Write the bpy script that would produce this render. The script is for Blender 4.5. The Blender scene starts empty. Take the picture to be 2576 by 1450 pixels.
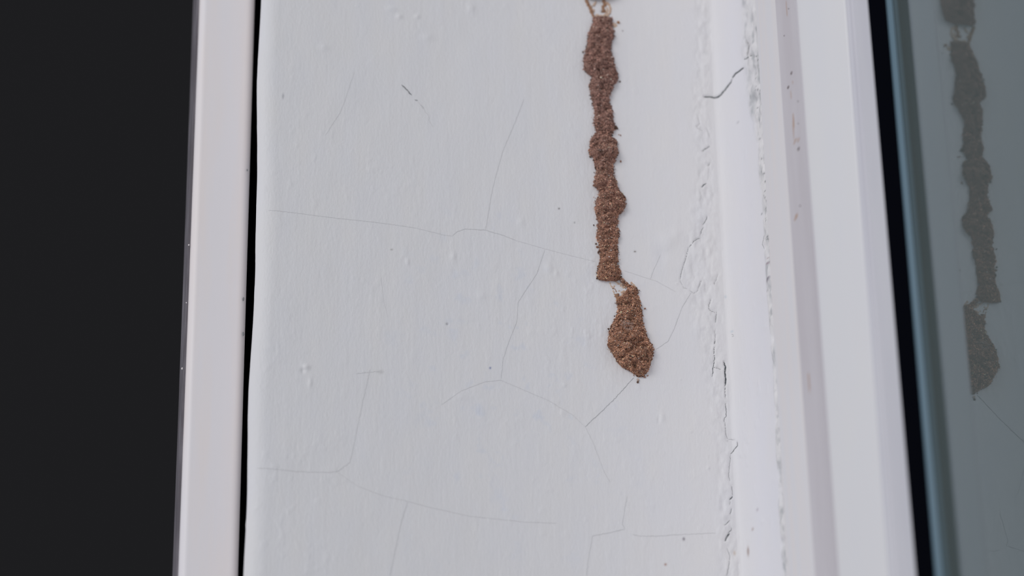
import bpy, math, random
import numpy as np
from mathutils import Vector, Matrix

# ------------------------------------------------------------------ camera
W, H, F = 2576, 1450, 7155.6           # image size, focal length in pixels (100 mm on 36 mm)
YAW, PITCH, ROLL, GX = math.radians(9.431), math.radians(26.38), math.radians(-1.015), 0.07848
DIST = 0.75
cy_, sy_, cp_, sp_ = math.cos(YAW), math.sin(YAW), math.cos(PITCH), math.sin(PITCH)
FW = np.array([sy_*cp_, cy_*cp_, sp_]); r0 = np.array([cy_, -sy_, 0.0]); u0 = np.cross(r0, FW)
RT = math.cos(ROLL)*r0 + math.sin(ROLL)*u0
UP = -math.sin(ROLL)*r0 + math.cos(ROLL)*u0
CAM = -DIST*FW

sc = bpy.context.scene
col = sc.collection
cam_d = bpy.data.cameras.new('camera'); cam = bpy.data.objects.new('camera', cam_d); col.objects.link(cam)
M = Matrix(((RT[0], UP[0], -FW[0], CAM[0]), (RT[1], UP[1], -FW[1], CAM[1]), (RT[2], UP[2], -FW[2], CAM[2]), (0, 0, 0, 1)))
cam.matrix_world = M
cam_d.sensor_width = 36; cam_d.lens = 36*F/W; cam_d.clip_start = 0.05; cam_d.clip_end = 50
cam_d.dof.use_dof = True
sc.camera = cam
sc.view_settings.view_transform = 'Standard'; sc.view_settings.look = 'None'
sc.view_settings.gamma = 1; sc.view_settings.use_curve_mapping = False
sc.view_settings.exposure = -0.1

# ------------------------------------------------------------------ light
wd = bpy.data.worlds.new('world'); sc.world = wd; wd.use_nodes = True
bg = wd.node_tree.nodes['Background']
bg.inputs[0].default_value = (0.84, 0.875, 0.97, 1); bg.inputs[1].default_value = 0.60

def area(name, loc, target, size, energy, color):
    l = bpy.data.lights.new(name, 'AREA'); l.size = size; l.energy = energy; l.color = color
    o = bpy.data.objects.new(name, l); col.objects.link(o); o.location = loc
    o.rotation_euler = (Vector(target)-Vector(loc)).to_track_quat('-Z', 'Y').to_euler()
    return o
area('daylight', (-1.45, -1.70, 0.80), (0, 0, 0), 0.9, 18.8, (1.0, 0.98, 0.965))

# ------------------------------------------------------------------ pixel -> place helpers
def ray(px, py):
    return FW*F + RT*(px-W/2) - UP*(py-H/2)
def at(px, py, d=0.0):                 # point seen at pixel, d metres in front of the plaster plane
    q = ray(px, py); t = (-d-CAM[1])/q[1]
    return CAM+q*t
def lean(p0, p1, d):                   # near vertical edge seen from (p0, row 0) to (p1, row 1450)
    a, b = at(p0, 0, d), at(p1, 1450, d)
    k = (b[0]-a[0])/(b[2]-a[2])
    return (a[0]-k*a[2], k)            # x(z) = x0 + k z
cam_d.dof.focus_distance = float(FW @ (at(1590, 870)-CAM))
cam_d.dof.aperture_fstop = 9.0

# ------------------------------------------------------------------ materials
def mat(name, color, rough=0.5, bump=None, vary=None, ior=1.45, attr=None, spec=None):
    m = bpy.data.materials.new(name); m.use_nodes = True
    nt = m.node_tree; N = nt.nodes; L = nt.links
    b = N['Principled BSDF']; b.inputs['Base Color'].default_value = (*color, 1)
    b.inputs['Roughness'].default_value = rough; b.inputs['IOR'].default_value = ior
    if spec is not None: b.inputs['Specular IOR Level'].default_value = spec
    tc = N.new('ShaderNodeTexCoord')
    src = None
    if attr:
        a = N.new('ShaderNodeAttribute'); a.attribute_name = attr; src = a.outputs['Color']
    if vary:                            # (second colour, scale xyz, detail, low, high)
        c2, s, det, lo, hi = vary
        mp = N.new('ShaderNodeMapping'); mp.inputs['Scale'].default_value = s
        L.new(tc.outputs['Object'], mp.inputs[0])
        n = N.new('ShaderNodeTexNoise'); n.inputs['Scale'].default_value = 1; n.inputs['Detail'].default_value = det
        L.new(mp.outputs[0], n.inputs['Vector'])
        mr = N.new('ShaderNodeMapRange'); mr.inputs[1].default_value = lo; mr.inputs[2].default_value = hi
        L.new(n.outputs[0], mr.inputs[0])
        mx = N.new('ShaderNodeMix'); mx.data_type = 'RGBA'
        L.new(mr.outputs[0], mx.inputs[0])
        if src: L.new(src, mx.inputs[6])
        else: mx.inputs[6].default_value = (*color, 1)
        mx.inputs[7].default_value = (*c2, 1)
        src = mx.outputs[2]
    if src: L.new(src, b.inputs['Base Color'])
    prev = None
    for (s, det, dist, st) in (bump or []):
        mp = N.new('ShaderNodeMapping'); mp.inputs['Scale'].default_value = s
        L.new(tc.outputs['Object'], mp.inputs[0])
        n = N.new('ShaderNodeTexNoise'); n.inputs['Scale'].default_value = 1; n.inputs['Detail'].default_value = det
        L.new(mp.outputs[0], n.inputs['Vector'])
        bp = N.new('ShaderNodeBump'); bp.inputs['Distance'].default_value = dist; bp.inputs['Strength'].default_value = st
        L.new(n.outputs[0], bp.inputs['Height'])
        if prev: L.new(prev, bp.inputs['Normal'])
        prev = bp.outputs[0]
    if prev: L.new(prev, b.inputs['Normal'])
    return m

PLASTER = mat('painted_plaster', (0.80, 0.80, 0.82), 0.55, attr='tint',
              bump=[((2300, 2300, 620), 3, 0.00010, 0.42), ((1500, 1500, 800), 4, 0.00014, 0.55)])
SEALANT = mat('painted_sealant', (0.80, 0.80, 0.82), 0.5, attr='tint',
              bump=[((900, 900, 200), 3, 0.00008, 0.3)])
FRAME = mat('painted_frame', (0.86, 0.815, 0.805), 0.45, vary=((0.83, 0.815, 0.83), (300, 300, 12), 3, 0.35, 0.65),
            bump=[((1500, 1500, 60), 2, 0.00006, 0.3)])
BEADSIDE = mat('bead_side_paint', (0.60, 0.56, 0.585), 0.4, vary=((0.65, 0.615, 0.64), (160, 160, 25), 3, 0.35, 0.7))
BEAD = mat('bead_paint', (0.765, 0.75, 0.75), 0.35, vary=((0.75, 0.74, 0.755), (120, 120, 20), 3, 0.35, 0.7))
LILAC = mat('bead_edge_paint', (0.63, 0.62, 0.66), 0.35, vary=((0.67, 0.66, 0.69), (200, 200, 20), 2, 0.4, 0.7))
RUBBER = mat('black_rubber', (0.003, 0.0034, 0.0055), 0.9, spec=0.0)
LIP = mat('blue_grey_silicone', (0.125, 0.20, 0.25), 0.4, spec=0.2)
STRIP = mat('strip_paint', (0.86, 0.82, 0.83), 0.45, vary=((0.88, 0.81, 0.79), (150, 150, 14), 3, 0.42, 0.66),
            bump=[((1500, 1500, 60), 2, 0.00005, 0.3)])
STRIPEDGE = mat('dark_metal_edge', (0.12, 0.108, 0.120), 0.75, vary=((0.22, 0.205, 0.225), (700, 700, 60), 3, 0.45, 0.75))
DARKROOM = mat('dark_room_shade', (0.021, 0.0205, 0.021), 0.9, spec=0.0)  # near-black colour stands for the unlit room
CRACKM = mat('crack_dirt', (0.1, 0.1, 0.1), 0.9, attr='tint', spec=0.1)
MUD = mat('dried_mud', (0.33, 0.17, 0.125), 0.95, attr='tint', spec=0.08,
          bump=[((3000, 3000, 3000), 4, 0.0002, 0.6)])
RESIDUE = mat('mud_residue', (0.62, 0.43, 0.31), 0.7, vary=((0.74, 0.63, 0.53), (1500, 1500, 1500), 3, 0.4, 0.7), spec=0.3)
RUST = mat('rust', (0.06, 0.018, 0.012), 0.8)
RUSTPALE = mat('pale_rust', (0.52, 0.36, 0.28), 0.7)
SPECK = mat('grey_dirt', (0.25, 0.25, 0.26), 0.9)

def glass_mat():
    m = bpy.data.materials.new('tinted_window_glass'); m.use_nodes = True
    nt = m.node_tree; N = nt.nodes; L = nt.links; N.remove(N['Principled BSDF']); out = N['Material Output']
    fr = N.new('ShaderNodeFresnel'); fr.inputs['IOR'].default_value = 1.43
    gl = N.new('ShaderNodeBsdfGlossy'); gl.inputs['Color'].default_value = (0.83, 0.93, 1.0, 1); gl.inputs['Roughness'].default_value = 0.0
    tr = N.new('ShaderNodeBsdfTransparent'); tr.inputs['Color'].default_value = (0.16, 0.19, 0.2, 1)
    df = N.new('ShaderNodeBsdfDiffuse'); df.inputs['Color'].default_value = (0.20, 0.245, 0.24, 1)
    m1 = N.new('ShaderNodeMixShader'); m1.inputs[0].default_value = 0.5
    m2 = N.new('ShaderNodeMixShader')
    L.new(tr.outputs[0], m1.inputs[1]); L.new(df.outputs[0], m1.inputs[2])
    L.new(fr.outputs[0], m2.inputs[0]); L.new(m1.outputs[0], m2.inputs[1]); L.new(gl.outputs[0], m2.inputs[2])
    L.new(m2.outputs[0], out.inputs['Surface'])
    return m
GLASS = glass_mat()

# ------------------------------------------------------------------ mesh helpers
def link(name, me, material, parent=None, smooth=True):
    o = bpy.data.objects.new(name, me); col.objects.link(o)
    if material: me.materials.append(material)
    if parent: o.parent = parent
    if smooth and len(me.polygons): me.polygons.foreach_set('use_smooth', np.ones(len(me.polygons), dtype=bool))
    return o
def tag(o, label=None, cat=None, group=None, kind=None):
    if label: o['label'] = label
    if cat: o['category'] = cat
    if group: o['group'] = group
    if kind: o['kind'] = kind
    return o
def np_mesh(name, verts, faces, colors=None):
    me = bpy.data.meshes.new(name); k = faces.shape[1]
    me.vertices.add(len(verts)); me.vertices.foreach_set('co', verts.astype(np.float32).ravel())
    me.loops.add(faces.size); me.loops.foreach_set('vertex_index', faces.astype(np.int32).ravel())
    me.polygons.add(len(faces)); me.polygons.foreach_set('loop_start', np.arange(0, faces.size, k, dtype=np.int32))
    me.polygons.foreach_set('loop_total', np.full(len(faces), k, dtype=np.int32))
    me.update(calc_edges=True); me.validate()
    if colors is not None:
        a = me.color_attributes.new('tint', 'FLOAT_COLOR', 'POINT')
        c = np.ones((len(verts), 4), dtype=np.float32); c[:, :3] = colors
        a.data.foreach_set('color', c.ravel())
    return me
def grid_faces(nr, nc, base=0):
    i = (np.arange(nr-1)[:, None]*nc + np.arange(nc-1)[None, :]).ravel()
    return np.stack([i, i+1, i+nc+1, i+nc], 1)+base
def prism(pts, z0, z1, closed=True):
    """pts: list of ((x0,k), d) - edges that run up the frame with a slight lean."""
    n = len(pts); v = []
    for z in (z0, z1):
        for (x0, k), d in pts: v.append((x0+k*z, -d, z))
    f = [(i, (i+1) % n, n+(i+1) % n, n+i) for i in range(n if closed else n-1)]
    if closed: f += [tuple(range(n-1, -1, -1)), tuple(range(n, 2*n))]
    return v, f
def poly_mesh(name, v, f):
    me = bpy.data.meshes.new(name); me.from_pydata([tuple(map(float, p)) for p in v], [], f); me.update(); return me
def bevel(o, w, seg=4):
    b = o.modifiers.new('b', 'BEVEL'); b.width = w; b.segments = seg; b.limit_method = 'ANGLE'; b.angle_limit = math.radians(25)
    b.harden_normals = False
    return o

rng = np.random.default_rng(7)
def vnoise(x, y, seed=0, octs=1):
    """smooth value noise in -1..1"""
    out = np.zeros(np.broadcast(x, y).shape); amp, tot = 1.0, 0.0
    for o in range(octs):
        T = np.random.default_rng(seed*31+o).uniform(-1, 1, (256, 256))
        xi = np.floor(x).astype(int); yi = np.floor(y).astype(int); fx = x-xi; fy = y-yi
        fx = fx*fx*(3-2*fx); fy = fy*fy*(3-2*fy)
        a = T[xi & 255, yi & 255]; b = T[(xi+1) & 255, yi & 255]; c = T[xi & 255, (yi+1) & 255]; d = T[(xi+1) & 255, (yi+1) & 255]
        out = out+amp*((a*(1-fx)+b*fx)*(1-fy)+(c*(1-fx)+d*fx)*fy)
        tot += amp; amp *= 0.5; x = x*2.03+11.3; y = y*2.03+5.7
    return out/tot

# ------------------------------------------------------------------ the plaster reveal
ZLO, ZHI = -0.62, 0.66
EDGE = lean(655, 616, -0.0022)             # left corner of the plaster
FIL0 = lean(1782, 1858, 0.0)           # plaster turns into the smooth sealed fillet
JD = 0.020
JUN = lean(1907, 1987, JD)             # junction with the frame
zs = np.concatenate([np.linspace(ZLO, -0.100, 24)[:-1], np.arange(-0.100, 0.112, 0.00028), np.linspace(0.112, ZHI, 24)[1:]])
def edge_x(z):
    return EDGE[0]+EDGE[1]*z + 0.0009*np.exp(-((z-0.010)/0.022)**2) - 0.0002*np.sin(z*130)
# profile nodes for each row: parameters s -> (x, d, normal)
R = 0.0026
na = 22
arc = np.linspace(0, math.pi/2, na)
ncol = 545; nf = 150
def profile(z):
    """returns x, d, nx, nd arrays of shape (rows, cols)"""
    z = np.asarray(z)[:, None]
    xe = edge_x(z); x1 = FIL0[0]+FIL0[1]*z; x2 = JUN[0]+JUN[1]*z
    # side face going back, then rounded corner
    side_d = np.array([-0.09, -0.05, -0.02, -0.010])[None, :]
    xs = [xe+0.45*np.abs(side_d+R)]; ds = [side_d+0*z]; nx = [-1+0*side_d+0*z]; nd = [0*side_d+0*z]
    a = arc[None, :]
    xs.append(xe+R*1.9*(1-np.cos(a))); ds.append(-R*(1-np.sin(a))+0*z); nx.append(-np.cos(a)+0*z); nd.append(np.sin(a)+0*z)
    t = (np.arange(1, ncol+1)/ncol)[None, :]
    xs.append(xe+R*1.9+(x1-xe-R*1.9)*t); ds.append(0*t+0*z); nx.append(0*t+0*z); nd.append(1+0*t+0*z)
    t = (np.arange(1, nf+1)/nf)[None, :]
    cx = x1+(x2-x1)*0.62
    fx = (1-t)**2*x1+2*t*(1-t)*cx+t*t*x2; fd = 2*t*(1-t)*0.0012+t*t*JD
    dx = 2*(1-t)*(cx-x1)+2*t*(x2-cx); dd = 2*(1-t)*0.0012+2*t*(JD-0.0012)
    l = np.sqrt(dx*dx+dd*dd)
    xs.append(fx); ds.append(fd+0*z); nx.append(-dd/l); nd.append(dx/l)
    return [np.concatenate(q, 1) for q in (xs, ds, nx, nd)]
PX, PD, PNX, PND = profile(zs)
NC = PX.shape[1]; NR = len(zs); FIRSTF = 4+na+ncol
S = np.concatenate([np.zeros((NR, 1)), np.cumsum(np.hypot(np.diff(PX, axis=1), np.diff(PD, axis=1)), 1)], 1)
S = S - S[:, 4+na:4+na+1] + PX[:, 4+na:4+na+1]      # on the flat part S equals x
Z = zs[:, None]+0*S

def to_surf(px, py):
    """pixel -> (s, z) on the plaster / fillet surface"""
    q = ray(px, py)
    P = at(px, py, 0)
    x1 = FIL0[0]+FIL0[1]*P[2]
    if P[0] <= x1: return P[0], P[2]
    z = P[2]
    for _ in range(4):
        r = int(np.clip(np.searchsorted(zs, z), 1, NR-1))
        ax, ad, ss = PX[r, FIRSTF-1:], PD[r, FIRSTF-1:], S[r, FIRSTF-1:]
        ty = (-ad-CAM[1])/q[1]; rx = CAM[0]+q[0]*ty; g = rx-ax
        k = np.where(g[:-1]*g[1:] <= 0)[0]
        if len(k) == 0: k = [len(ax)-2]; f = 1.0
        else: f = g[k[0]]/(g[k[0]]-g[k[0]+1]+1e-12)
        k = k[0]; s = ss[k]+(ss[k+1]-ss[k])*f; t = ty[k]+(ty[k+1]-ty[k])*f
        z = CAM[2]+q[2]*t
    return s, z

# --- relief: brush marks, lumps, dents, worn seams
hgt = np.zeros_like(S)
# broken brush marks: amplitude wanders
m1 = 0.5+0.5*vnoise(S/0.018, Z/0.03, 3, 2)
hgt += 0.000016*vnoise(S/0.00045, Z/0.004, 1, 2)*(0.5+m1)
hgt += 0.000045*vnoise(S/0.0013, Z/0.013, 2, 2)*m1
bl = vnoise(S/0.0022, Z/0.0030, 4, 3)
hgt += 0.00016*np.clip(bl-0.22, 0, 1)*(0.35+np.clip(vnoise(S/0.03+2, Z/0.03, 5, 2)+0.25, 0, 1)*1.2)
hgt += 0.00012*vnoise(S/0.009, Z/0.014, 6, 2)
hgt += 0.00035*vnoise(S/0.05, Z/0.06, 8, 1)
def spot(px, py, r, h, ry=None):
    s, z = to_surf(px, py); a = max(abs(to_surf(px+r*.5, py)[0]-to_surf(px-r*.5, py)[0]), r*0.00010); b = (ry or r)*0.000105
    return h*np.exp(-((S-s)/a)**2-((Z-z)/b)**2)
for px, py, r, h, ry in [(770, 925, 9, .00045, 7), (762, 933, 5, -.0003, 8), (1125, 816, 3, -.00025, 3), (1005, 42, 7, .0003, 7),
        (1050, 42, 6, .0003, 6), (985, 22, 14, .0002, 8), (1185, 20, 10, .0003, 14), (1075, 95, 14, .00025, 12), (815, 120, 12, .0002, 10),
        (1680, 610, 20, .0005, 26), (1665, 640, 16, -.0003, 20), (1700, 590, 12, .0003, 18), (1665, 1050, 7, .0003, 12), (1657, 1058, 4, -.0002, 9),
        (1415, 1040, 8, .0002, 8), (1420, 970, 6, .0002, 6), (1825, 1170, 4, .0003, 5), (1782, 1178, 3, .0003, 4), (1738, 1087, 3, .0002, 3),
        (1702, 715, 3, .0002, 3), (1712, 955, 2.5, .0002, 2.5), (1310, 560, 9, .0002, 12), (1140, 645, 6, .00025, 12), (1025, 660, 5, .0002, 10),
        (1210, 745, 14, .0002, 12), (1380, 675, 9, .00025, 14), (1400, 690, 5, .0002, 10), (780, 965, 5, .0002, 14), (1160, 1000, 16, .0002, 12)]:
    hgt += spot(px, py, r, h, ry)
# worn, lumpy seams either side of the fillet
def seam_mask(pts, w):
    m = np.zeros_like(S)
    P = [to_surf(*p) for p in pts]
    rows = np.array([p[1] for p in P])[::-1]; ss = np.array([p[0] for p in P])[::-1]
    c = np.interp(zs, rows, ss)[:, None]
    ww = np.interp(zs, rows, np.array(w)[::-1]*0.000105)[:, None]
    return np.exp(-((S-c)/ww)**4), S-c
left_pts = [(1765, 0), (1768, 120), (1762, 300), (1775, 450), (1765, 600), (1760, 700), (1780, 820), (1800, 950), (1815, 1100), (1825, 1300), (1835, 1450)]
mk, off = seam_mask(left_pts, [20, 22, 24, 26, 48, 55, 42, 30, 18, 20, 26])
rough = vnoise(S/0.0011, Z/0.0020, 11, 4)
hgt += mk*(0.00030*rough+0.00012*vnoise(S/0.0035, Z/0.006, 12, 2))
hgt += 0.00014*mk*np.tanh((vnoise(S/0.0024, Z/0.0042, 13, 2)+off*80)*4)
right_pts = [(1888, 0), (1888, 90), (1890, 180), (1897, 260), (1905, 330), (1915, 420), (1926, 550), (1930, 650), (1940, 800), (1950, 950), (1958, 1100), (1966, 1250), (1982, 1450)]
rl = [(1868,0),(1870,140),(1878,200),(1886,270),(1903,340),(1911,430),(1922,560),(1922,620),(1934,760),(1942,900),(1948,1000),(1956,1200),(1970,1450)]
rp = [to_surf(*p) for p in rl]; rs = np.interp(zs, [p[1] for p in rp][::-1], [p[0] for p in rp][::-1])[:, None]
rw = (S[:, -1:]-rs); off2 = S-rs
mk2 = 1/(1+np.exp(-(S-rs+rw*.12*vnoise(S/.003, Z/.004, 17, 2))/(rw*.06)))
hgt += mk2*(0.00028*vnoise(S/0.0016, Z/0.0016, 14, 4)+0.00028*np.tanh(5*vnoise(S/0.0050, Z/0.0038, 15, 2))+.0002)
for px, py, r, h, ry in [(1892, 60, 10, -.0007, 26), (1900, 30, 6, .0006, 20), (1880, 110, 5, -.0005, 18), (1897, 115, 6, .0006, 10), (1890, 185, 12, -.0004, 12),
        (1897, 258, 5, -.0011, 14), (1904, 285, 6, .0006, 12), (1918, 350, 4, -.0011, 10), (1922, 400, 3, -.0009, 10), (1926, 425, 3, -.0007, 12),
        (1933, 610, 5, -.0007, 8), (1936, 645, 3, -.0008, 12), (1938, 700, 4, .0006, 10), (1942, 765, 5, -.0006, 8), (1944, 850, 3, -.0008, 20), (1952, 920, 4, -.0009, 20),
        (1955, 975, 4, -.0008, 14), (1953, 1050, 4, -.0008, 22), (1962, 1190, 5, -.0010, 14), (1964, 1230, 3, -.0006, 30), (1971, 1370, 5, -.0010, 14), (1975, 1420, 4, -.0006, 20)]:
    hgt += spot(px, py, r, h, ry)
# small lifted flap of paint beside the dark nick
s_a, z_a = to_surf(1796, 928); s_b, z_b = to_surf(1824, 926); _, z_c = to_surf(1810, 962)
flap = ((S > s_a) & (S < s_b) & (Z < z_a) & (Z > z_c))
hgt += flap*0.00035*(Z-z_c)/(z_a-z_c)

# --- cracks: (points, width px, darkness 0..1, groove depth)
CR = [
 ([(892,180),(880,215),(865,260),(855,285),(835,315),(818,342)], 1.0, .10, 0),
 ([(1318,250),(1295,310),(1265,380),(1248,440),(1238,480),(1228,540),(1221,580)], 1.1, .22, 0),
 ([(675,529),(760,539),(830,548),(920,558),(980,565),(1045,575),(1120,593),(1137,595)], 1.0, .15, 0),
 ([(1137,595),(1150,584),(1170,577),(1220,580),(1265,593),(1297,606)], 1.1, .28, 0),
 ([(1297,606),(1370,627),(1460,650),(1500,660)], .9, .10, 0), ([(1570,682),(1600,692),(1650,708),(1700,735)], .9, .10, 0),
 ([(1370,630),(1350,690),(1320,735),(1303,762),(1300,810),(1280,860),(1265,905),(1260,955)], 1.1, .22, 0),
 ([(1110,1020),(1160,985),(1220,962),(1260,958),(1300,975),(1380,1010),(1440,1045),(1472,1075)], 1.0, .14, 0),
 ([(1472,1075),(1490,1110),(1505,1150),(1520,1190),(1535,1215)], 1.0, .18, 0),
 ([(1595,950),(1550,1000),(1515,1035),(1472,1075)], 1.2, .42, 0),
 ([(648,1178),(750,1188),(830,1190),(850,1187),(880,1165),(890,1120),(900,1070),(915,1000),(930,930)], 1.6, .09, 0),
 ([(850,1190),(900,1225),(960,1248),(1020,1262),(1080,1278),(1180,1300),(1320,1315),(1400,1318)], 1.1, .08, 0),
 ([(1025,1265),(1010,1310),(995,1380),(980,1450)], 1.8, .11, 0),
 ([(1577,1250),(1565,1320),(1572,1332),(1530,1342),(1490,1350),(1480,1410),(1475,1450)], 1.2, .20, 0),
 ([(1590,1345),(1610,1350),(1650,1350),(1720,1345),(1800,1342)], 1.3, .16, 0),
 ([(1740,735),(1715,775),(1695,830),(1680,860),(1650,880)], 1.1, .30, 0),
 ([(1662,640),(1640,690),(1636,705)], 1.0, .22, 0),
 ([(958,700),(965,760),(975,800)], .9, .10, 0), ([(895,942),(925,938),(955,935)], 1.2, .14, 0),
 # pencil-like dashes
 ([(1010,214),(1018,222),(1026,230),(1035,241)], 2.6, .55, 0), ([(1043,252),(1050,254)], 3.2, .50, 0),
 ([(1056,263),(1061,268),(1067,275)], 2.0, .30, 0), ([(1050,254),(1078,293),(1080,305),(1090,322)], 1.2, .16, 0),
 # open crack across the fillet
 ([(1771,243),(1785,243),(1799,245),(1808,242),(1817,232),(1826,221),(1838,205)], 4.2, .62, .0008),
 ([(1838,205),(1841,198)], 2.6, .45, .0005), ([(1841,196),(1848,186),(1858,178),(1869,170)], 4.2, .90, .0009),
 ([(1871,149),(1880,144),(1890,140),(1898,143),(1904,141),(1911,138)], 3.2, .93, .0009),
 ([(1906,20),(1908,60),(1910,100),(1911,138),(1911,150)], 1.3, .50, .0002),
 ([(1876,100),(1878,120),(1879,140)], 4, .18, .0003),
 # left seam
 ([(1755,290),(1757,300),(1760,312),(1752,318),(1757,324),(1767,329)], 2.2, .28, .0003),
 ([(1778,322),(1783,335),(1785,345)], 2.0, .18, .0002), ([(1785,368),(1776,374),(1766,381)], 2.6, .42, .0003),
 ([(1785,412),(1782,418)], 3, .35, .0002), ([(1783,425),(1779,455)], 1.2, .15, 0), ([(1777,461),(1770,466),(1765,472)], 2.4, .52, .0002),
 ([(1762,485),(1763,495),(1762,505)], 2.2, .22, .0002), ([(1779,545),(1775,555),(1768,566)], 2.0, .55, .0003),
 ([(1770,572),(1765,579),(1762,592)], 2.0, .52, .0002), ([(1761,600),(1752,603),(1744,609),(1739,616),(1734,622)], 1.9, .62, .0003),
 ([(1732,622),(1728,640),(1722,660),(1718,672),(1713,690),(1711,702)], 1.5, .48, .0003), ([(1711,702),(1714,712),(1720,725),(1730,727)], 1.4, .32, .0003),
 ([(1735,730),(1745,738),(1754,733),(1758,722),(1763,710)], 1.4, .34, .0003),
 ([(1788,755),(1783,770),(1784,780),(1799,788)], 1.5, .45, .0003), ([(1806,690),(1802,705),(1797,716)], 1.3, .30, .0002),
 ([(1803,785),(1801,800),(1800,812)], 1.5, .5, .0003), ([(1799,832),(1799,860)], 1.2, .35, .0002),
 ([(1799,858),(1797,866)], 2.2, .62, .0003), ([(1797,875),(1796,890),(1798,900),(1796,915),(1793,928),(1794,938),(1791,948)], 1.9, .70, .0004),
 ([(1796,925),(1805,927),(1813,930)], 2.0, .72, .0003), ([(1821,912),(1825,922),(1824,940),(1826,955),(1825,968)], 3.4, .75, .0007),
 ([(1824,955),(1824,985),(1825,1002)], 1.5, .62, .0003), ([(1826,1015),(1827,1048),(1822,1052),(1822,1062)], 1.4, .72, .0003),
 ([(1824,1062),(1825,1080),(1826,1092),(1830,1105)], 1.5, .45, .0002), ([(1830,1105),(1848,1107)], 1.3, .35, .0002),
 ([(1854,1112),(1855,1122),(1848,1130),(1843,1138),(1837,1143)], 1.7, .75, .0003),
 ([(1837,1145),(1836,1165),(1834,1185),(1833,1200),(1836,1211)], 1.2, .50, .0002), ([(1841,1224),(1843,1248)], 1.1, .55, .0002),
 ([(1843,1250),(1835,1258)], 2.4, .85, .0003), ([(1836,1262),(1836,1272)], 1.4, .5, .0002), ([(1841,1280),(1836,1295)], 1.6, .62, .0003),
 ([(1837,1309),(1830,1316),(1822,1322)], 1.5, .62, .0002), ([(1840,1328),(1838,1336),(1831,1342)], 1.4, .6, .0002),
 ([(1835,1343),(1829,1350),(1824,1362)], 3.4, .62, .0003), ([(1829,1380),(1836,1400),(1833,1425),(1831,1440),(1827,1450)], 1.3, .45, .0002),
 ([(1680,1360),(1800,1355)], .8, .0, 0),
 # fine line along the frame junction
 ([(1912,170),(1912,185)], 2.6, .45, .0002), ([(1916,240),(1920,290),(1923,330)], 1.2, .28, .0001), ([(1924,360),(1927,395)], 1.6, .35, .0001),
 ([(1929,405),(1931,440),(1934,500),(1937,560)], 1.1, .45, .0001), ([(1937,560),(1940,600),(1943,660)], 1.1, .30, .0001),
 ([(1926,604),(1932,602),(1938,602)], 1.6, .62, .0003), ([(1922,592),(1917,614),(1922,626)], 1.2, .4, .0002),
 ([(1948,767),(1950,772),(1951,776)], 4.0, .55, .0003), ([(1948,800),(1953,806)], 1.6, .45, .0002),
 ([(1841,842),(1846,844)], 2, .3, 0), ([(1842,848),(1847,846)], 1.4, .35, 0),
]
CR = [c for c in CR if c[2] > 0]
def densify(pts, step=3.0, jit=0.9, seed=0):
    g = np.random.default_rng(seed+100); out = [pts[0]]
    for a, b in zip(pts[:-1], pts[1:]):
        n = max(1, int(math.hypot(b[0]-a[0], b[1]-a[1])/step))
        for i in range(1, n+1):
            t = i/n; j = jit if i < n else 0.3
            out.append((a[0]+(b[0]-a[0])*t+g.normal()*j*0.5, a[1]+(b[1]-a[1])*t+g.normal()*j*0.5))
    return out
crack_paths = []
for ci, (pts, w, dark, dep) in enumerate(CR):
    dp = densify(pts, 3.0 if w < 2 else 2.2, 0.55 if w < 1.2 else 1.0, ci)
    sz = [to_surf(*p) for p in dp]; crack_paths.append(sz)
    if dep:
        hw = max(w, 2.6)*0.000105*0.75
        for (s, z) in sz[::1]:
            r = np.searchsorted(zs, z); r0_, r1_ = max(0, r-9), min(NR, r+9)
            c = np.searchsorted(S[min(r, NR-1)], s); c0, c1 = max(0, c-11), min(NC, c+11)
            g = np.exp(-(((S[r0_:r1_, c0:c1]-s)/hw)**2+((Z[r0_:r1_, c0:c1]-z)/hw)**2))
            cur = hgt[r0_:r1_, c0:c1]
            base = hgt[min(r, NR-1), min(c, NC-1)] if False else 0
            hgt[r0_:r1_, c0:c1] = np.minimum(cur, cur*(1-g)+(-dep*0.45)*g)

# colour: own blotches of the paint (faint blue flecks, warmer patches, darker worn seams), painted gap shadows
base = np.array([0.803, 0.788, 0.790]); tint = np.empty(S.shape+(3,)); tint[:] = base
_fs, _fz = to_surf(1290, 960)
blo = np.clip(vnoise(S/0.0030, Z/0.0036, 21, 3)-0.36, 0, 1)*1.5*np.exp(-((S-_fs)/.03)**2-((Z-_fz)/.05)**2)
tint = tint*(1-blo[..., None]*np.array([0.14, 0.09, 0.0]))
wob = vnoise(S/0.004, Z/0.012, 22, 2)[..., None]; tint = tint*(1+wob*np.array([0.010, 0.004, -0.010]))
gr = np.clip(mk2*(vnoise(S/0.0013, Z/0.0024, 23, 3)+0.05), 0, 1)[..., None]; tint = tint*(1-np.clip(gr*1.6,0,1)*np.array([0.34, 0.32, 0.31]))  # grey blotches paint the gap shadows along the frame seam
gr = np.clip(mk*(vnoise(S/0.0015, Z/0.0030, 24, 3)), 0, 1)[..., None]; tint = tint*(1-gr*0.10)
def stain_shade(px, py, r, c, a, ry=None):
    global tint
    g = np.clip(spot(px, py, r, 1.0, ry)*1.4, 0, 1)[..., None]*a
    tint = tint*(1-g)+np.array(c)*g
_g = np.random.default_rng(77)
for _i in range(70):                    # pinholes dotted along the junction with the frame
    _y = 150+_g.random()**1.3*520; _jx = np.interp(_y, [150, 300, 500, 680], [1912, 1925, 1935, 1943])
    stain_shade(_jx-2-_g.exponential(4.0), _y, 1.1+_g.random(), (.22, .22, .23), .55+.3*_g.random(), 1.2+1.5*_g.random())
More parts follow.
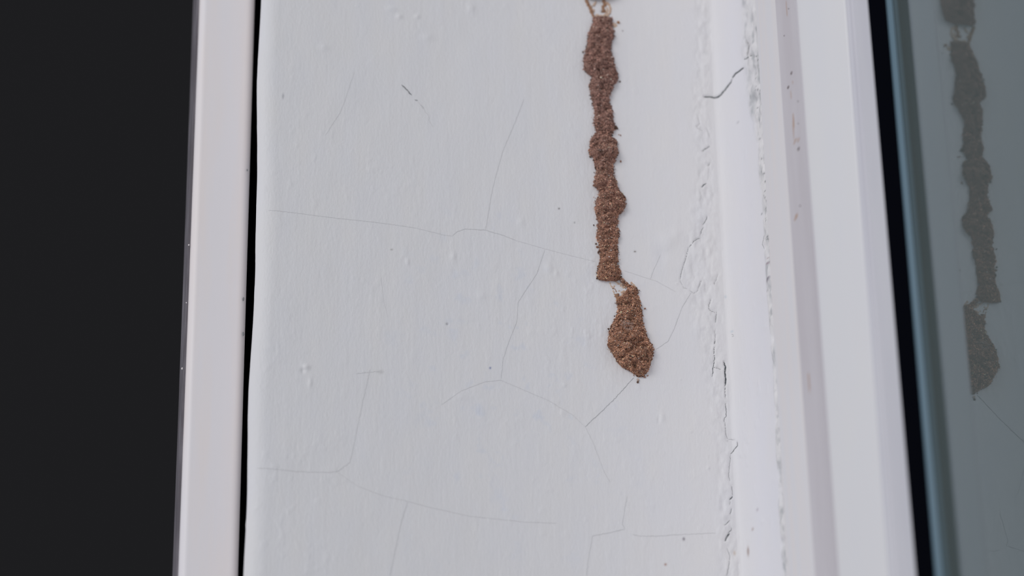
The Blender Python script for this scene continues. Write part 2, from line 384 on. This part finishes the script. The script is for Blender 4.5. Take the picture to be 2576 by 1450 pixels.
for q in [(958, 937, 7, (.45, .43, .42), .35, 5), (1125, 816, 3, (.3, .3, .32), .6, 3), (1406, 526, 2.2, (.12, .10, .1), .9, 2), (1445, 561, 1.8, (.3, .3, .3), .8, 1.8),
          (1597, 634, 2.6, (.15, .12, .1), .9, 2), (985, 629, 3, (.3, .28, .25), .6, 2), (1233, 927, 2.2, (.16, .2, .4), .9, 2.6), (1720, 1357, 3, (.25, .22, .25), .8, 4),
          (1674, 1421, 3, (.42, .25, .2), .8, 3), (712, 243, 2, (.4, .4, .42), .7, 7), (1776, 133, 4, (.6, .6, .6), .4, 7), (1830, 1110, 2, (.4, .38, .38), .5, 2),
          (1882, 1388, 3, (.45, .36, .33), .8, 11), (1848, 1392, 3, (.6, .5, .42), .7, 6), (1893, 1332, 3, (.55, .48, .45), .7, 4), (1905, 1283, 3, (.55, .5, .52), .6, 4),
          (1856, 308, 3, (.5, .5, .5), .6, 3), (1926, 455, 2, (.03, .03, .03), .95, 3), (1937, 703, 5, (.22, .2, .24), .85, 6), (1933, 663, 2.5, (.35, .25, .3), .7, 3),  # wide dark spot beside the frame is a painted gap shadow
          (1842, 835, 4, (.55, .62, .68), .5, 3), (1825, 748, 3, (.55, .6, .65), .5, 4), (1932, 650, 2, (.4, .3, .3), .6, 2), (1931, 732, 2, (.3, .25, .25), .6, 2)]:
    stain_shade(*q)

X3 = PX+PNX*hgt; Y3 = -(PD+PND*hgt)
X3 += 0*Z
V = np.stack([X3, Y3, Z], -1)
# plaster: columns up to FIRSTF ; fillet: from FIRSTF-1
kp = FIRSTF
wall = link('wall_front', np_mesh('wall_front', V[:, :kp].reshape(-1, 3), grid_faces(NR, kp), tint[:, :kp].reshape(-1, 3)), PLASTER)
tag(wall, 'pale grey painted plaster reveal with brush marks and hairline cracks', kind='structure')
_t = np.clip((S[:, FIRSTF:]-S[:, FIRSTF:FIRSTF+1])/.008, 0, 1)[..., None]*(1-mk2[:, FIRSTF:, None])
tint[:, FIRSTF:] *= 1+_t*np.array([.03, .035, .07])  # bluish paint, brightened in colour for the light its left-facing slope catches
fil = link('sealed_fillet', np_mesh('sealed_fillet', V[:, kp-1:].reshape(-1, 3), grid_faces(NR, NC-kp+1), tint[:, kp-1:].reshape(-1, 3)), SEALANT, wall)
fil['label'] = 'smooth bluish white fillet between plaster and window frame'

# interpolation on the finished surface
def surf_point(s, z, lift=0.0):
    r = int(np.clip(np.searchsorted(zs, z)-1, 0, NR-2)); fr = (z-zs[r])/(zs[r+1]-zs[r])
    row = S[r]; c = int(np.clip(np.searchsorted(row, s)-1, 0, NC-2)); fc = (s-row[c])/(row[c+1]-row[c]+1e-12)
    fr = min(max(fr, 0), 1); fc = min(max(fc, 0), 1)
    p = (V[r, c]*(1-fc)+V[r, c+1]*fc)*(1-fr)+(V[r+1, c]*(1-fc)+V[r+1, c+1]*fc)*fr
    return p+np.array([PNX[r, c], -PND[r, c], 0])*lift, np.array([PNX[r, c], -PND[r, c], 0.0])

for ci, ((pts, w, dark, dep), sz) in enumerate(zip(CR, crack_paths)):
    if dark > .4: dark = min(.97, dark*1.3); w *= 1.15
    P = [surf_point(s, z, 0.00014 if w > 2.4 else 0.00005) for s, z in sz]
    g = np.random.default_rng(ci); v = []; cc = []
    n = len(P)
    for i in range(n):
        a = P[max(0, i-1)][0]; b = P[min(n-1, i+1)][0]; t = b-a; t /= np.linalg.norm(t)+1e-12
        side = np.cross(t, P[i][1]); side /= np.linalg.norm(side)+1e-12
        ends = min(1.0, 0.35+0.65*min(i, n-1-i)/2.0) if n > 3 else 1
        ob = 1.0
        if abs(P[i][1][0]) > .2: ob = 1+abs(np.dot(side, [P[i][1][1], -P[i][1][0], 0]))*min(2.4, 1/max(.3, abs(P[i][1][1])+.12)-1)
        hw = 0.5*w*0.000088*ends*(0.75+0.5*g.random())*ob
        p = P[i][0]
        # lifted slightly wherever the plaster pokes through
        v += [p-side*hw, p+P[i][1]*-0.00001, p+side*hw]
        k = dark*(0.8+0.4*g.random()); k = min(k, .97)
        c = base*(1-k)+np.array([.03, .045, .05])*k
        ke = .85 if w > 2.4 else .55; ce = base*(1-k*ke)+np.array([.03, .045, .05])*k*ke
        cc += [ce, c, ce]
    f = []
    for i in range(n-1):
        q = i*3; f += [(q, q+1, q+4, q+3), (q+1, q+2, q+5, q+4)]
    o = link('crack', np_mesh('crack', np.array(v), np.array(f), np.array(cc)), CRACKM, wall)
# plaster body behind the skin, so that the reveal is a solid thing
hx0, hx1 = EDGE, (JUN[0]+0.004, JUN[1])
v, f = prism([((EDGE[0]+.045, EDGE[1]), -.092), ((EDGE[0]+.008, EDGE[1]), -.012), ((GX-.026, 0), -.004), ((GX+.004, 0), -.004), ((GX+.004, 0), -.092)], ZLO, ZHI)
core = link('masonry_core', poly_mesh('masonry_core', v, f), PLASTER, wall, smooth=False)
a = core.data.color_attributes.new('tint', 'FLOAT_COLOR', 'POINT')
for e in a.data: e.color = (0.6, 0.6, 0.61, 1)

# ------------------------------------------------------------------ dark room beyond
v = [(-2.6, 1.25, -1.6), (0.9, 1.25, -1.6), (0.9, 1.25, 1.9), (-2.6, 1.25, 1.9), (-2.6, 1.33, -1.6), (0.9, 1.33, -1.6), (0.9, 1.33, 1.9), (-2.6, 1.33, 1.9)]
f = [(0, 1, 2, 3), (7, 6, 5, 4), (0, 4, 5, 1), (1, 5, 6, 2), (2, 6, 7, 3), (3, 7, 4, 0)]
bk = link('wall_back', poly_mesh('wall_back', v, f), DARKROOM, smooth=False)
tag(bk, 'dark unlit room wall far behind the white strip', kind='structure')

# ------------------------------------------------------------------ white strip on the left
SD = -0.013
sl, sr = lean(500, 446, SD), lean(642, 600, SD)
v, f = prism([((sl[0], sl[1]), SD), ((sr[0], sr[1]), SD), ((sr[0], sr[1]), SD-.060), ((sl[0]+.008, sl[1]), SD-.060), ((sl[0]+.001, sl[1]), SD-.008)], ZLO, ZHI)
st = bevel(link('trim_1', poly_mesh('trim_1', v, f), STRIP), 0.0024, 6)
tag(st, 'upright off-white strip with rounded edges left of the black gap', kind='structure')
e0, e1 = lean(486.5, 433.5, SD-.012), lean(500, 446, SD-.004)
v, f = prism([((sl[0]-.0004, sl[1]), SD-.0028), ((sl[0]+.0006, sl[1]), SD-.0028), ((sl[0]+.009, sl[1]), SD-.05), ((e0[0]+.007, e0[1]), SD-.05), (e0, SD-.012)], ZLO, ZHI)
eo = link('edge_strip', poly_mesh('edge_strip', v, f), STRIPEDGE, st, smooth=False)
eo['label'] = 'dark grey metal edge of the strip'
bevel(eo, 0.00012, 2)
# black sheet added for the darkness inside the slot
v, f = prism([((sr[0]-.001, sr[1]), -.074), ((EDGE[0]+.040, EDGE[1]), -.074), ((EDGE[0]+.040, EDGE[1]), -.088), ((sr[0]-.001, sr[1]), -.088)], ZLO, ZHI)
link('slot_darkness', poly_mesh('slot_darkness', v, f), RUBBER, st, smooth=False)

# ------------------------------------------------------------------ window
win = bpy.data.objects.new('window_1', None); col.objects.link(win); win.location = (0, 0, 0)
tag(win, 'white framed window with black gasket and tinted glass at the right', kind='structure')
A = lean(1907, 1987, 0.0195); B = lean(1954, 2056, 0.059); Bb = lean(1957, 2059, 0.0595)
C1 = lean(1999, 2105, 0.0766); Cr = lean(2136, 2246, 0.0868); Cg = lean(2186, 2308, 0.0953)
Lp = lean(2229, 2353, 0.0975)
GXL = (GX, 0.0)
def inset(a, dx): return (a[0]+dx, a[1])
v, f = prism([(inset(A, .0), .0165), (inset(A, .0), .0195), (B, .0585), (inset(B, .004), .0600), (inset(GXL, .002), .0600), (inset(GXL, .002), .0165)], ZLO, ZHI)
fr = bevel(link('frame', poly_mesh('frame', v, f), FRAME, win), .0005, 3)
Bs = inset(C1, .0000)
bd_side = (B[0]*.0+C1[0]-.0001, C1[1])
# glazing bead: side face, front face, ridge, narrow edge face
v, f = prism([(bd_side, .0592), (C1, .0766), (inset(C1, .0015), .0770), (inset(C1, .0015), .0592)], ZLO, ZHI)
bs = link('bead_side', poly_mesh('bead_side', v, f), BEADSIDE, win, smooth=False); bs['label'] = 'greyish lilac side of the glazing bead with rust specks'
v, f = prism([(inset(C1, .0002), .0768), (Cr, .0868), (Cr, .0600), (inset(C1, .0002), .0600)], ZLO, ZHI)
bevel(link('glazing_bead', poly_mesh('glazing_bead', v, f), BEAD, win), .0022, 6)
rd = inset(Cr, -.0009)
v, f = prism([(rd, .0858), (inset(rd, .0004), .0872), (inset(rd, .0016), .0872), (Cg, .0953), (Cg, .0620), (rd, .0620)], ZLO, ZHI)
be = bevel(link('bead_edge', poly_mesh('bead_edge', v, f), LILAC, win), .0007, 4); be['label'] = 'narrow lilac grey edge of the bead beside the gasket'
v, f = prism([(inset(Cg, -.0002), .0948), (inset(Cg, .0002), .0956), (Lp, .0975), ((GX-.0001, 0), .0976), ((GX-.0001, 0), .0640), (inset(Cg, -.0002), .0640)], ZLO, ZHI)
bevel(link('gasket', poly_mesh('gasket', v, f), RUBBER, win), .0003, 2)
GD = lean(2250, 2380, .1035)
v, f = prism([(inset(Lp, -.0001), .0972), (inset(Lp, .0001), .0980), ((GX-.0001, 0), .0984), ((GX-.0001, 0), .0970)], ZLO, ZHI)
lp = bevel(link('sealant_lip', poly_mesh('sealant_lip', v, f), LIP, win), .0003, 3); lp['label'] = 'thin blue grey lip of sealant against the glass'
v, f = prism([((GX, 0), .062), ((GX, 0), 1.15), ((GX+.005, 0), 1.15), ((GX+.005, 0), .062)], ZLO, ZHI)
link('glass_pane', poly_mesh('glass_pane', v, f), GLASS, win, smooth=False)
# rail beyond the pane's far edge keeps the pane framed
v, f = prism([((GX-.012, 0), 1.14), ((GX-.012, 0), 1.20), ((GX+.016, 0), 1.20), ((GX+.016, 0), 1.14)], ZLO, ZHI)
bevel(link('frame', poly_mesh('frame', v, f), FRAME, win), .002, 3)

# ------------------------------------------------------------------ rust specks on the frame
def blob(name, c, nrm, r, h, material, parent, seed=0, seg=9, sx=1.0, sz=1.0, lab=None):
    g = np.random.default_rng(seed); nrm = np.array(nrm, float); nrm /= np.linalg.norm(nrm)
    t = np.cross(nrm, [0, 0, 1.0]); t /= np.linalg.norm(t); b = np.cross(t, nrm)
    v = [c+nrm*h]; rr = r*(0.75+0.5*g.random(seg))
    for ring, (k, hh) in enumerate(((.6, .8), (1.0, -.15))):
        for i in range(seg):
            a = 2*math.pi*i/seg; v.append(c+(t*math.cos(a)*sx+b*math.sin(a)*sz)*rr[i]*k+nrm*h*hh)
    f = [(0, 1+i, 1+(i+1) % seg) for i in range(seg)]
    f += [(1+i, 1+seg+i, 1+seg+(i+1) % seg, 1+(i+1) % seg) for i in range(seg)]
    return link(name, poly_mesh(name, v, f), material, parent)
def on_plane(px, py, La, da, Lb, db):
    """hit the leaning face between edges (La,da) and (Lb,db)"""
    q = ray(px, py); best = None
    z = at(px, py, (da+db)/2)[2]
    for _ in range(3):
        xa, xb = La[0]+La[1]*z, Lb[0]+Lb[1]*z
        ts = np.linspace(0, 1, 200); dd = da+(db-da)*ts; xx = xa+(xb-xa)*ts
        t = (-dd-CAM[1])/q[1]; g = np.abs(CAM[0]+q[0]*t-xx); k = int(np.argmin(g)); z = CAM[2]+q[2]*t[k]
    n = np.array([-(db-da), -(xb-xa), 0.0]); n /= np.linalg.norm(n)
    return np.array([xx[k], -dd[k], z]), n
for i, (px, py, r, m_, sx, sz) in enumerate([(1991, 184, 2.6, RUST, 1, 1), (1983, 220, 3.2, RUST, 1, .8), (2009, 375, 3.2, RUST, 1, 1), (1984, 22, 1.2, RUST, 1, 1), (1973, 90, 1, RUST, 1, 1),
        (2001, 354, 4, RUSTPALE, 2.0, .9), (2008, 353, 4, RUSTPALE, 1.4, .9), (1996, 330, 1.6, RUSTPALE, 1, 16), (1990, 240, 1.2, RUSTPALE, 1, 12), (1996, 305, 2.2, RUSTPALE, 1.2, 10), (2003, 545, 3, RUSTPALE, 2.6, 2), (1994, 207, 1.4, RUSTPALE, 1, 4),
        (2035, 960, 2.4, RUSTPALE, 1, 12), (2008, 255, 1.0, RUST, 1, 1), (2008, 311, 1.0, RUST, 1, 1), (1979, 20, 1.4, RUSTPALE, 1, 20), (2013, 518, 1.4, RUST, 1, 1)]):
    c, n = on_plane(px, py, bd_side, .0592, C1, .0766)
    # the face is seen very obliquely: widen in depth
    blob('rust_speck', c+n*.00001, n, r*(0.000125 if m_ is RUST else .0001), .00004 if m_ is RUSTPALE else .00012, m_, win, i, 10, sx*2.2, sz)
for i, (px, py, r) in enumerate([(2267, 1230, 9), (2167, 55, 5), (2168, 20, 3)]):
    c, n = on_plane(px, py, inset(rd, .0016), .0872, Cg, .0953)
    blob('paint_mark', c+n*.00001, n, r*0.000085, .00004, BEADSIDE, win, 40+i, 12, 1.4, 1.1)
for i, (px, py, r) in enumerate([(612, 752, 3.4), (612, 840, 3.4), (622, 428, 2.2), (532, 165, 2.0)]):
    c = at(px, py, SD-.0002); n = np.array([.3, -1, 0])
    blob('paint_chip', c, n, r*0.000095, .00012, SPECK, st, 60+i, 9, .8, 1.7)
for i, (px, py, r) in enumerate([(475, 617, 2.4), (458, 928, 2.8), (469, 762, 1.8)]):
    c = at(px, py, SD-.0012)
    blob('paint_fleck', c, (-1, -.6, 0), r*0.00010, .0002, STRIP, st, 70+i, 8, 1, 1.2)

# ------------------------------------------------------------------ the termite mud tube
MAIN = [(43,1494,1536),(52,1493,1539),(60,1491,1540),(78,1484,1542),(90,1481,1543),(110,1478,1537),(130,1473,1534),(145,1469,1540),(160,1469,1543),(176,1470,1547),(187,1480,1552),
 (194,1491,1553),(205,1487,1552),(215,1484,1545),(230,1486,1536),(250,1488,1531),(265,1490,1535),(280,1495,1541),(300,1497,1540),(312,1495,1546),(322,1497,1546),(335,1499,1540),
 (345,1493,1537),(352,1487,1549),(370,1484,1552),(385,1482,1554),(395,1489,1550),(405,1495,1546),(420,1499,1541),(435,1501,1541),(447,1498,1543),(458,1495,1550),(468,1492,1552),
 (475,1503,1555),(485,1510,1562),(497,1504,1569),(510,1499,1572),(525,1498,1571),(532,1499,1564),(545,1502,1555),(560,1504,1554),(570,1503,1553),(580,1505,1556),(593,1501,1556),
 (605,1503,1553),(620,1508,1553),(640,1511,1554),(655,1511,1553),(665,1509,1551),(680,1506,1556),(690,1502,1561),(700,1500,1560),(705,1507,1556),(709,1526,1550)]
TAIL = [(700,1557,1565),(708,1561,1573),(716,1568,1580),(724,1576,1598),(731,1576,1603),(742,1568,1603),(750,1556,1606),(760,1553,1609),(775,1554,1612),(790,1553,1614),(805,1548,1615),
 (820,1541,1617),(835,1534,1621),(850,1532,1626),(862,1529,1632),(872,1532,1640),(885,1540,1643),(900,1549,1639),(912,1554,1635),(925,1566,1632),(935,1588,1628),(945,1598,1620),(951,1603,1611)]
TOPF = [(-330,1450,1530),(-300,1452,1528),(-270,1458,1540),(-230,1462,1535),(-200,1455,1540),(-160,1460,1548),(-120,1466,1540),(-90,1464,1545),(-50,1470,1552),(-20,1472,1550),(-8,1472,1545),(-2,1478,1528)]
tube = bpy.data.objects.new('mud_tube', None); col.objects.link(tube)
pt = at(1604, 952); tube.location = (0, 0, 0)
tag(tube, 'long crumbly brown termite mud tube running down the pale plaster and ending in a bulb', 'mud tube')

def px_scale(z=None): return 0.000105
def tube_body(name, rows, hmax, seed, parent, wfac=1.0):
    ys = np.array([r[0] for r in rows], float); Ls = np.array([r[1] for r in rows], float); Rs = np.array([r[2] for r in rows], float)
    yy = np.arange(ys[0], ys[-1]+.01, 1.6); g = np.random.default_rng(seed)
    rg = lambda k: 2.2*vnoise(yy/7.0, yy*0+k, seed+k, 2)+g.normal(0, .9, len(yy))
    Li = np.interp(yy, ys, Ls)+rg(3); Ri = np.interp(yy, ys, Rs)+rg(9)
    nt = 34; t = np.linspace(-1, 1, nt)[None, :]
    cx = ((Li+Ri)/2)[:, None]; hw = ((Ri-Li)/2)[:, None]
    pxs = cx+hw*np.sin(t*math.pi/2)*1.0
    u = np.sin(t*math.pi/2)
    # distance to the ends rounds them off
    e = np.clip(np.minimum(yy-yy[0], yy[-1]-yy)/16.0, 0, 1)[:, None]; e = np.sqrt(1-(1-e)**2)
    w_ = np.clip(hw/38.0, .35, 1.25)
    h = hmax*np.power(np.clip(1-u*u, 0, 1), .42)*w_*(.25+.75*e)
    P0 = np.array([at(a, b) for a, b in ((1500, 0), (1600, 0), (1500, 1000))])
    # plane map (pixel -> plaster) per vertex
    B = np.empty(pxs.shape+(3,))
    for i in range(len(yy)):
        q = FW*F+np.outer(pxs[i]-W/2, RT)-UP*(yy[i]-H/2); tt = (-CAM[1])/q[:, 1]; B[i] = CAM+q*tt[:, None]
    n1 = vnoise(B[..., 0]/.0016, B[..., 2]/.0016, seed+50, 3); n2 = vnoise(B[..., 0]/.00045, B[..., 2]/.00045, seed+60, 2)
    prof = np.clip(1-u*u, 0, 1)**.3
    h = h*(1+.60*n1)+.00062*n2*prof
    h = np.where(np.abs(t) > .999, -.0003, np.maximum(h, .00005))
    # points are pulled towards the lens axis by their height, so build on the plaster and raise straight out
    Vv = B.copy(); Vv[..., 1] = -h
    Vv[..., 0] -= h*0.10; Vv[..., 2] -= h*.25          # keep the seen outline where it stands on the wall
    nrow = len(yy)
    grey = np.clip(1-(yy-300)/500, 0, 1)[:, None, None]
    c = np.array([.35, .178, .120])*(1-grey)+np.array([.31, .178, .145])*grey
    c = np.broadcast_to(c, Vv.shape)*(1+.28*vnoise(B[..., 0]/.0012, B[..., 2]/.0012, seed+70, 3)[..., None])
    return Vv, h, c, yy
def ico():
    p = (1+5**.5)/2
    v = np.array([(-1, p, 0), (1, p, 0), (-1, -p, 0), (1, -p, 0), (0, -1, p), (0, 1, p), (0, -1, -p), (0, 1, -p), (p, 0, -1), (p, 0, 1), (-p, 0, -1), (-p, 0, 1)], float)
    f = np.array([(0,11,5),(0,5,1),(0,1,7),(0,7,10),(0,10,11),(1,5,9),(5,11,4),(11,10,2),(10,7,6),(7,1,8),(3,9,4),(3,4,2),(3,2,6),(3,6,8),(3,8,9),(4,9,5),(2,4,11),(6,2,10),(8,6,7),(9,8,1)])
    return v/np.linalg.norm(v[0]), f
IV, IF = ico()
def grains(centers, radii, colors, seed):
    g = np.random.default_rng(seed); n = len(centers)
    q = g.normal(size=(n, 4)); q /= np.linalg.norm(q, axis=1)[:, None]; w, x, y, z = q.T
    Rm = np.stack([1-2*(y*y+z*z), 2*(x*y-z*w), 2*(x*z+y*w), 2*(x*y+z*w), 1-2*(x*x+z*z), 2*(y*z-x*w), 2*(x*z-y*w), 2*(y*z+x*w), 1-2*(x*x+y*y)], 1).reshape(n, 3, 3)
    sc_ = g.uniform(.6, 1.25, (n, 1, 3)); vv = IV[None]*sc_*(1+g.uniform(-.22, .22, (n, 12, 1)))
    vv = np.einsum('nij,nkj->nki', Rm, vv)*radii[:, None, None]+centers[:, None, :]
    ff = (IF[None]+(np.arange(n)*12)[:, None, None]).reshape(-1, 3)
    cc = np.repeat(colors, 12, axis=0)
    return vv.reshape(-1, 3), ff, cc
def grain_colors(n, low, seed):
    g = np.random.default_rng(seed)
    warm = np.array([.50, .268, .170]); cool = np.array([.41, .235, .185])
    b = warm*low[:, None]+cool*(1-low[:, None])
    c = b*g.lognormal(-.05, .48, n)[:, None]
    k = g.random(n)
    c = np.where((k < .17)[:, None], np.array([.09, .055, .045])*g.uniform(.6, 1.5, n)[:, None], c)
    c = np.where(((k > .17) & (k < .28))[:, None], np.array([.48, .33, .27])*g.uniform(.8, 1.2, n)[:, None], c)
    c = np.where((k > .992)[:, None], np.array([.74, .66, .60]), c)
    return np.clip(c*1.0, 0, .85)
for si, (rows, hmax, ng, lab) in enumerate(((MAIN, .0034, 25000, 'long straight run of the mud tube'), (TAIL, .0031, 14500, 'swollen bulb shaped tail end of the mud tube'), (TOPF, .0034, 4000, 'upper run of the mud tube, cut by the top of the picture'))):
    Vv, h, c, yy = tube_body('tube_section', rows, hmax, 5+si, tube)
    nr, nc_ = h.shape
    body = link('tube_section', np_mesh('tube_section', Vv.reshape(-1, 3), grid_faces(nr, nc_), c.reshape(-1, 3)), MUD, tube); body['label'] = lab
    g = np.random.default_rng(90+si)
    # area weighted scatter
    wgt = np.linalg.norm(Vv[:-1, 1:]-Vv[:-1, :-1], axis=-1)*1.0; wgt = wgt/wgt.sum()
    idx = g.choice(wgt.size, ng, p=wgt.ravel()); r_ = idx//(nc_-1); c_ = idx % (nc_-1)
    fa, fb = g.random(ng)[:, None], g.random(ng)[:, None]
    cen = (Vv[r_, c_]*(1-fa)+Vv[r_, c_+1]*fa)*(1-fb)+(Vv[r_+1, c_]*(1-fa)+Vv[r_+1, c_+1]*fa)*fb
    rad = np.clip(g.lognormal(math.log(.000084), .42, ng), .00005, .00034)
    edge_ = (c_ < 2) | (c_ > nc_-4); cen[:, 0] += np.where(edge_, np.sign(c_-nc_/2)*g.exponential(.00012, ng), 0); cen[:, 1] -= rad*.35; cen[:, 1] = np.minimum(cen[:, 1], -rad*.5)
    low = np.clip((yy[r_]-250)/450, 0, 1)
    gcol = grain_colors(ng, low, 33+si)*(1.04+.42*vnoise(cen[:, 0]/.0011, cen[:, 2]/.0012, 61, 3))[:, None]
    gv, gf, gc = grains(cen, rad, gcol, 44+si)
    # greyish droppings on the bulb
    if si == 1:
        p = at(1572, 830)
        dd = np.hypot(gv[:, 0]-p[0], (gv[:, 2]-p[2])*.7); m = (dd < .0016) & (np.repeat(g.random(ng), 12) < .55)
        gc[m] = np.array([.40, .31, .27])
    go = link('grain', np_mesh('grain', gv, gf, gc), MUD, body, smooth=False); go['kind'] = 'stuff'

# thin pale residue in the broken places
def strand(path, w, hgt_, material, seed):
    w = w*1.5
    g = np.random.default_rng(seed); pts = densify(path, 2.0, 1.2, seed); v = []; f = []
    n = len(pts)
    for i, (px, py) in enumerate(pts):
        a = np.array(pts[max(0, i-1)]); b = np.array(pts[min(n-1, i+1)]); t = (b-a)/(np.linalg.norm(b-a)+1e-9); s = np.array([-t[1], t[0]])
        ww = w*(.6+.8*g.random())*.5; hh = hgt_*(.6+.8*g.random())
        for k, hk in ((-1, -.05), (-.5, .8), (0, 1), (.5, .8), (1, -.05)):
            P = at(px+s[0]*ww*k, py+s[1]*ww*k); P[1] = -hh*hk; v.append(P)
    for i in range(n-1):
        for k in range(4): f.append((i*5+k, i*5+k+1, i*5+5+k+1, i*5+5+k))
    return link('residue', poly_mesh('residue', v, f), material, tube)
MUDDARK = mat('dark_mud_film', (0.38, 0.22, 0.14), 0.9, spec=0.1)
res = [([(1473,0),(1479,10),(1486,24),(1491,38),(1496,46)], 5, .0006, MUDDARK), ([(1484,14),(1490,24),(1494,32)], 5, .0003, RESIDUE), ([(1493,16),(1496,10),(1500,4)], 4, .0003, RESIDUE),
       ([(1518,0),(1521,12),(1516,20),(1520,28)], 6, .0004, MUDDARK), ([(1512,29),(1519,30),(1524,28)], 5, .0004, MUDDARK), ([(1524,6),(1532,12),(1536,24),(1534,36)], 5, .0003, RESIDUE),
       ([(1498,38),(1508,41),(1520,39),(1532,37)], 5, .0003, RESIDUE), ([(1526,20),(1528,28),(1524,34)], 4, .0002, RESIDUE), ([(1540,60),(1546,66),(1550,62)], 6, .0003, RESIDUE),
       ([(1534,712),(1536,720),(1542,726),(1546,720)], 3.5, .0003, RESIDUE), ([(1540,727),(1548,730),(1551,736)], 2.5, .0003, MUDDARK), ([(1542,732),(1545,742),(1552,746)], 4, .0003, RESIDUE),
       ([(1548,710),(1556,716),(1566,714)], 4, .0003, RESIDUE), ([(1560,718),(1566,724),(1574,722)], 6, .0003, RESIDUE), ([(1556,732),(1564,738),(1570,732)], 5, .0002, RESIDUE),
       ([(1551,742),(1553,750),(1557,757)], 9, .0006, MUDDARK), ([(1586,712),(1592,716),(1598,724)], 4, .0003, RESIDUE), ([(1594,712),(1598,716)], 2, .0002, RESIDUE),
       ([(1565,745),(1572,738),(1578,734)], 6, .0003, RESIDUE), ([(1533,858),(1529,866),(1534,872)], 2, .0002, RESIDUE), ([(1527,880),(1532,882),(1537,881)], 1.5, .0002, RESIDUE)]
for i, (p, w, hh, m_) in enumerate(res): strand(p, w, hh, m_, 300+i)

# ------------------------------------------------------------------ loose crumbs stuck beside the tube: each its own thing
crumbs = [
 (1555, 57, 4.6, 'o', 'orange brown crumb on plaster right of the tube top'),
 (1545, 79, 3, 'b', 'small brown crumb just below the orange crumb at the tube top'),
 (1566, 78, 2.2, 'g', 'faint grey crumb on plaster farthest right of the tube top'),
 (1466, 132, 3, 'd', 'small dark crumb left of the first bulge of the mud tube'),
 (1559, 207, 2.6, 'd', 'small dark crumb right of the notch under the first bulge'),
 (1548, 322, 5.2, 'd', 'largest dark crumb on the right edge of the upper mud tube'),
 (1556, 340, 1.8, 'o', 'tiny orange crumb just below the largest dark crumb'),
 (1561, 342, 2.2, 'b', "tiny brown crumb right of the round second bulge's top"),
 (1484, 396, 2.6, 'd', 'dark crumb under the left side of the round second bulge'),
 (1561, 408, 3.2, 'b', 'lone brown crumb on plaster right of the narrow tube waist'),
 (1494, 435, 2, 'd', 'tiny dark crumb left of the narrow tube waist'),
 (1492, 468, 2.6, 'd', 'dark crumb on the pointed left spur at mid tube'),
 (1493, 568, 2.4, 'd', 'small dark crumb on the left edge below the third bulge'),
 (1499, 615, 3, 'd', 'upper of three dark crumbs left of the lower long tube'),
 (1502, 623, 3.2, 'b', 'middle brown crumb of three left of the lower long tube'),
 (1505, 635, 4, 'd', 'lowest and darkest of three crumbs left of the lower tube'),
 (1510, 653, 2, 'b', 'tiny brown crumb left of the tube above its lower end'),
 (1501, 702, 3.2, 'd', 'dark crumb at the lower left corner of the long tube'),
 (1556, 583, 3.4, 'd', 'dark crumb on the right tube edge just above a pale crumb'),
 (1554, 595, 3.2, 'p', 'pale crumb on the right edge of the long tube'),
 (1530, 829, 2.4, 'd', 'lone dark crumb on plaster left of the bulb shoulder'),
 (1545, 896, 3, 'b', 'brown crumb at the lower left edge of the bulb'),
 (1622, 778, 3, 'b', "brown crumb sticking out right of the bulb's narrow neck"),
 (1619, 826, 2, 'd', 'tiny dark crumb right of the bulb below its neck'),
 (1635, 907, 2.4, 'p', 'pale crumb on the lower right edge of the bulb'),
 (1624, 939, 3.4, 'b', 'brown crumb on the right edge just above the bulb tip'),
 (1621, 950, 3.6, 'b', 'brown crumb detached right of the bulb tip'),
 (1605, 957, 4.2, 'p', 'pale crumb hanging at the very tip of the bulb'),
 (1604, 963, 3.2, 'd', 'lone dark crumb lowest of all, below the bulb tip'),
 (1628, 947, 2.2, 'b', 'tiny brown crumb farthest right beside the bulb tip'),
 (1594, 946, 2.2, 'b', 'tiny brown crumb on the left edge of the bulb tip'),
 (1553, 912, 2.0, 'd', 'tiny dark crumb at the left edge of the lower bulb'),
]
CC = {'o': (.46, .24, .13), 'b': (.36, .20, .14), 'g': (.5, .48, .47), 'd': (.16, .10, .075), 'p': (.62, .48, .40)}
for i, (px, py, r, k, lab) in enumerate(crumbs):
    px += 0.0; rad = r*.000105
    P = at(px, py); g = np.random.default_rng(500+i)
    v_, f_, c_ = grains(np.array([[0, 0, 0.]]+[[g.normal()*rad*.5, -rad*.1, g.normal()*rad*.5]]), np.array([rad*.95, rad*.6]), np.array([CC[k], CC[k]])*g.uniform(.85, 1.15), 700+i)
    o = link('mud_crumb', np_mesh('mud_crumb', v_, f_, c_), MUD, None, smooth=False)
    s_, z_ = to_surf(px, py); b_, _n = surf_point(s_, z_)
    o.location = (P[0], b_[1]-rad*.45, P[2])
    tag(o, lab, 'crumb', 'loose mud crumbs around the mud tube')
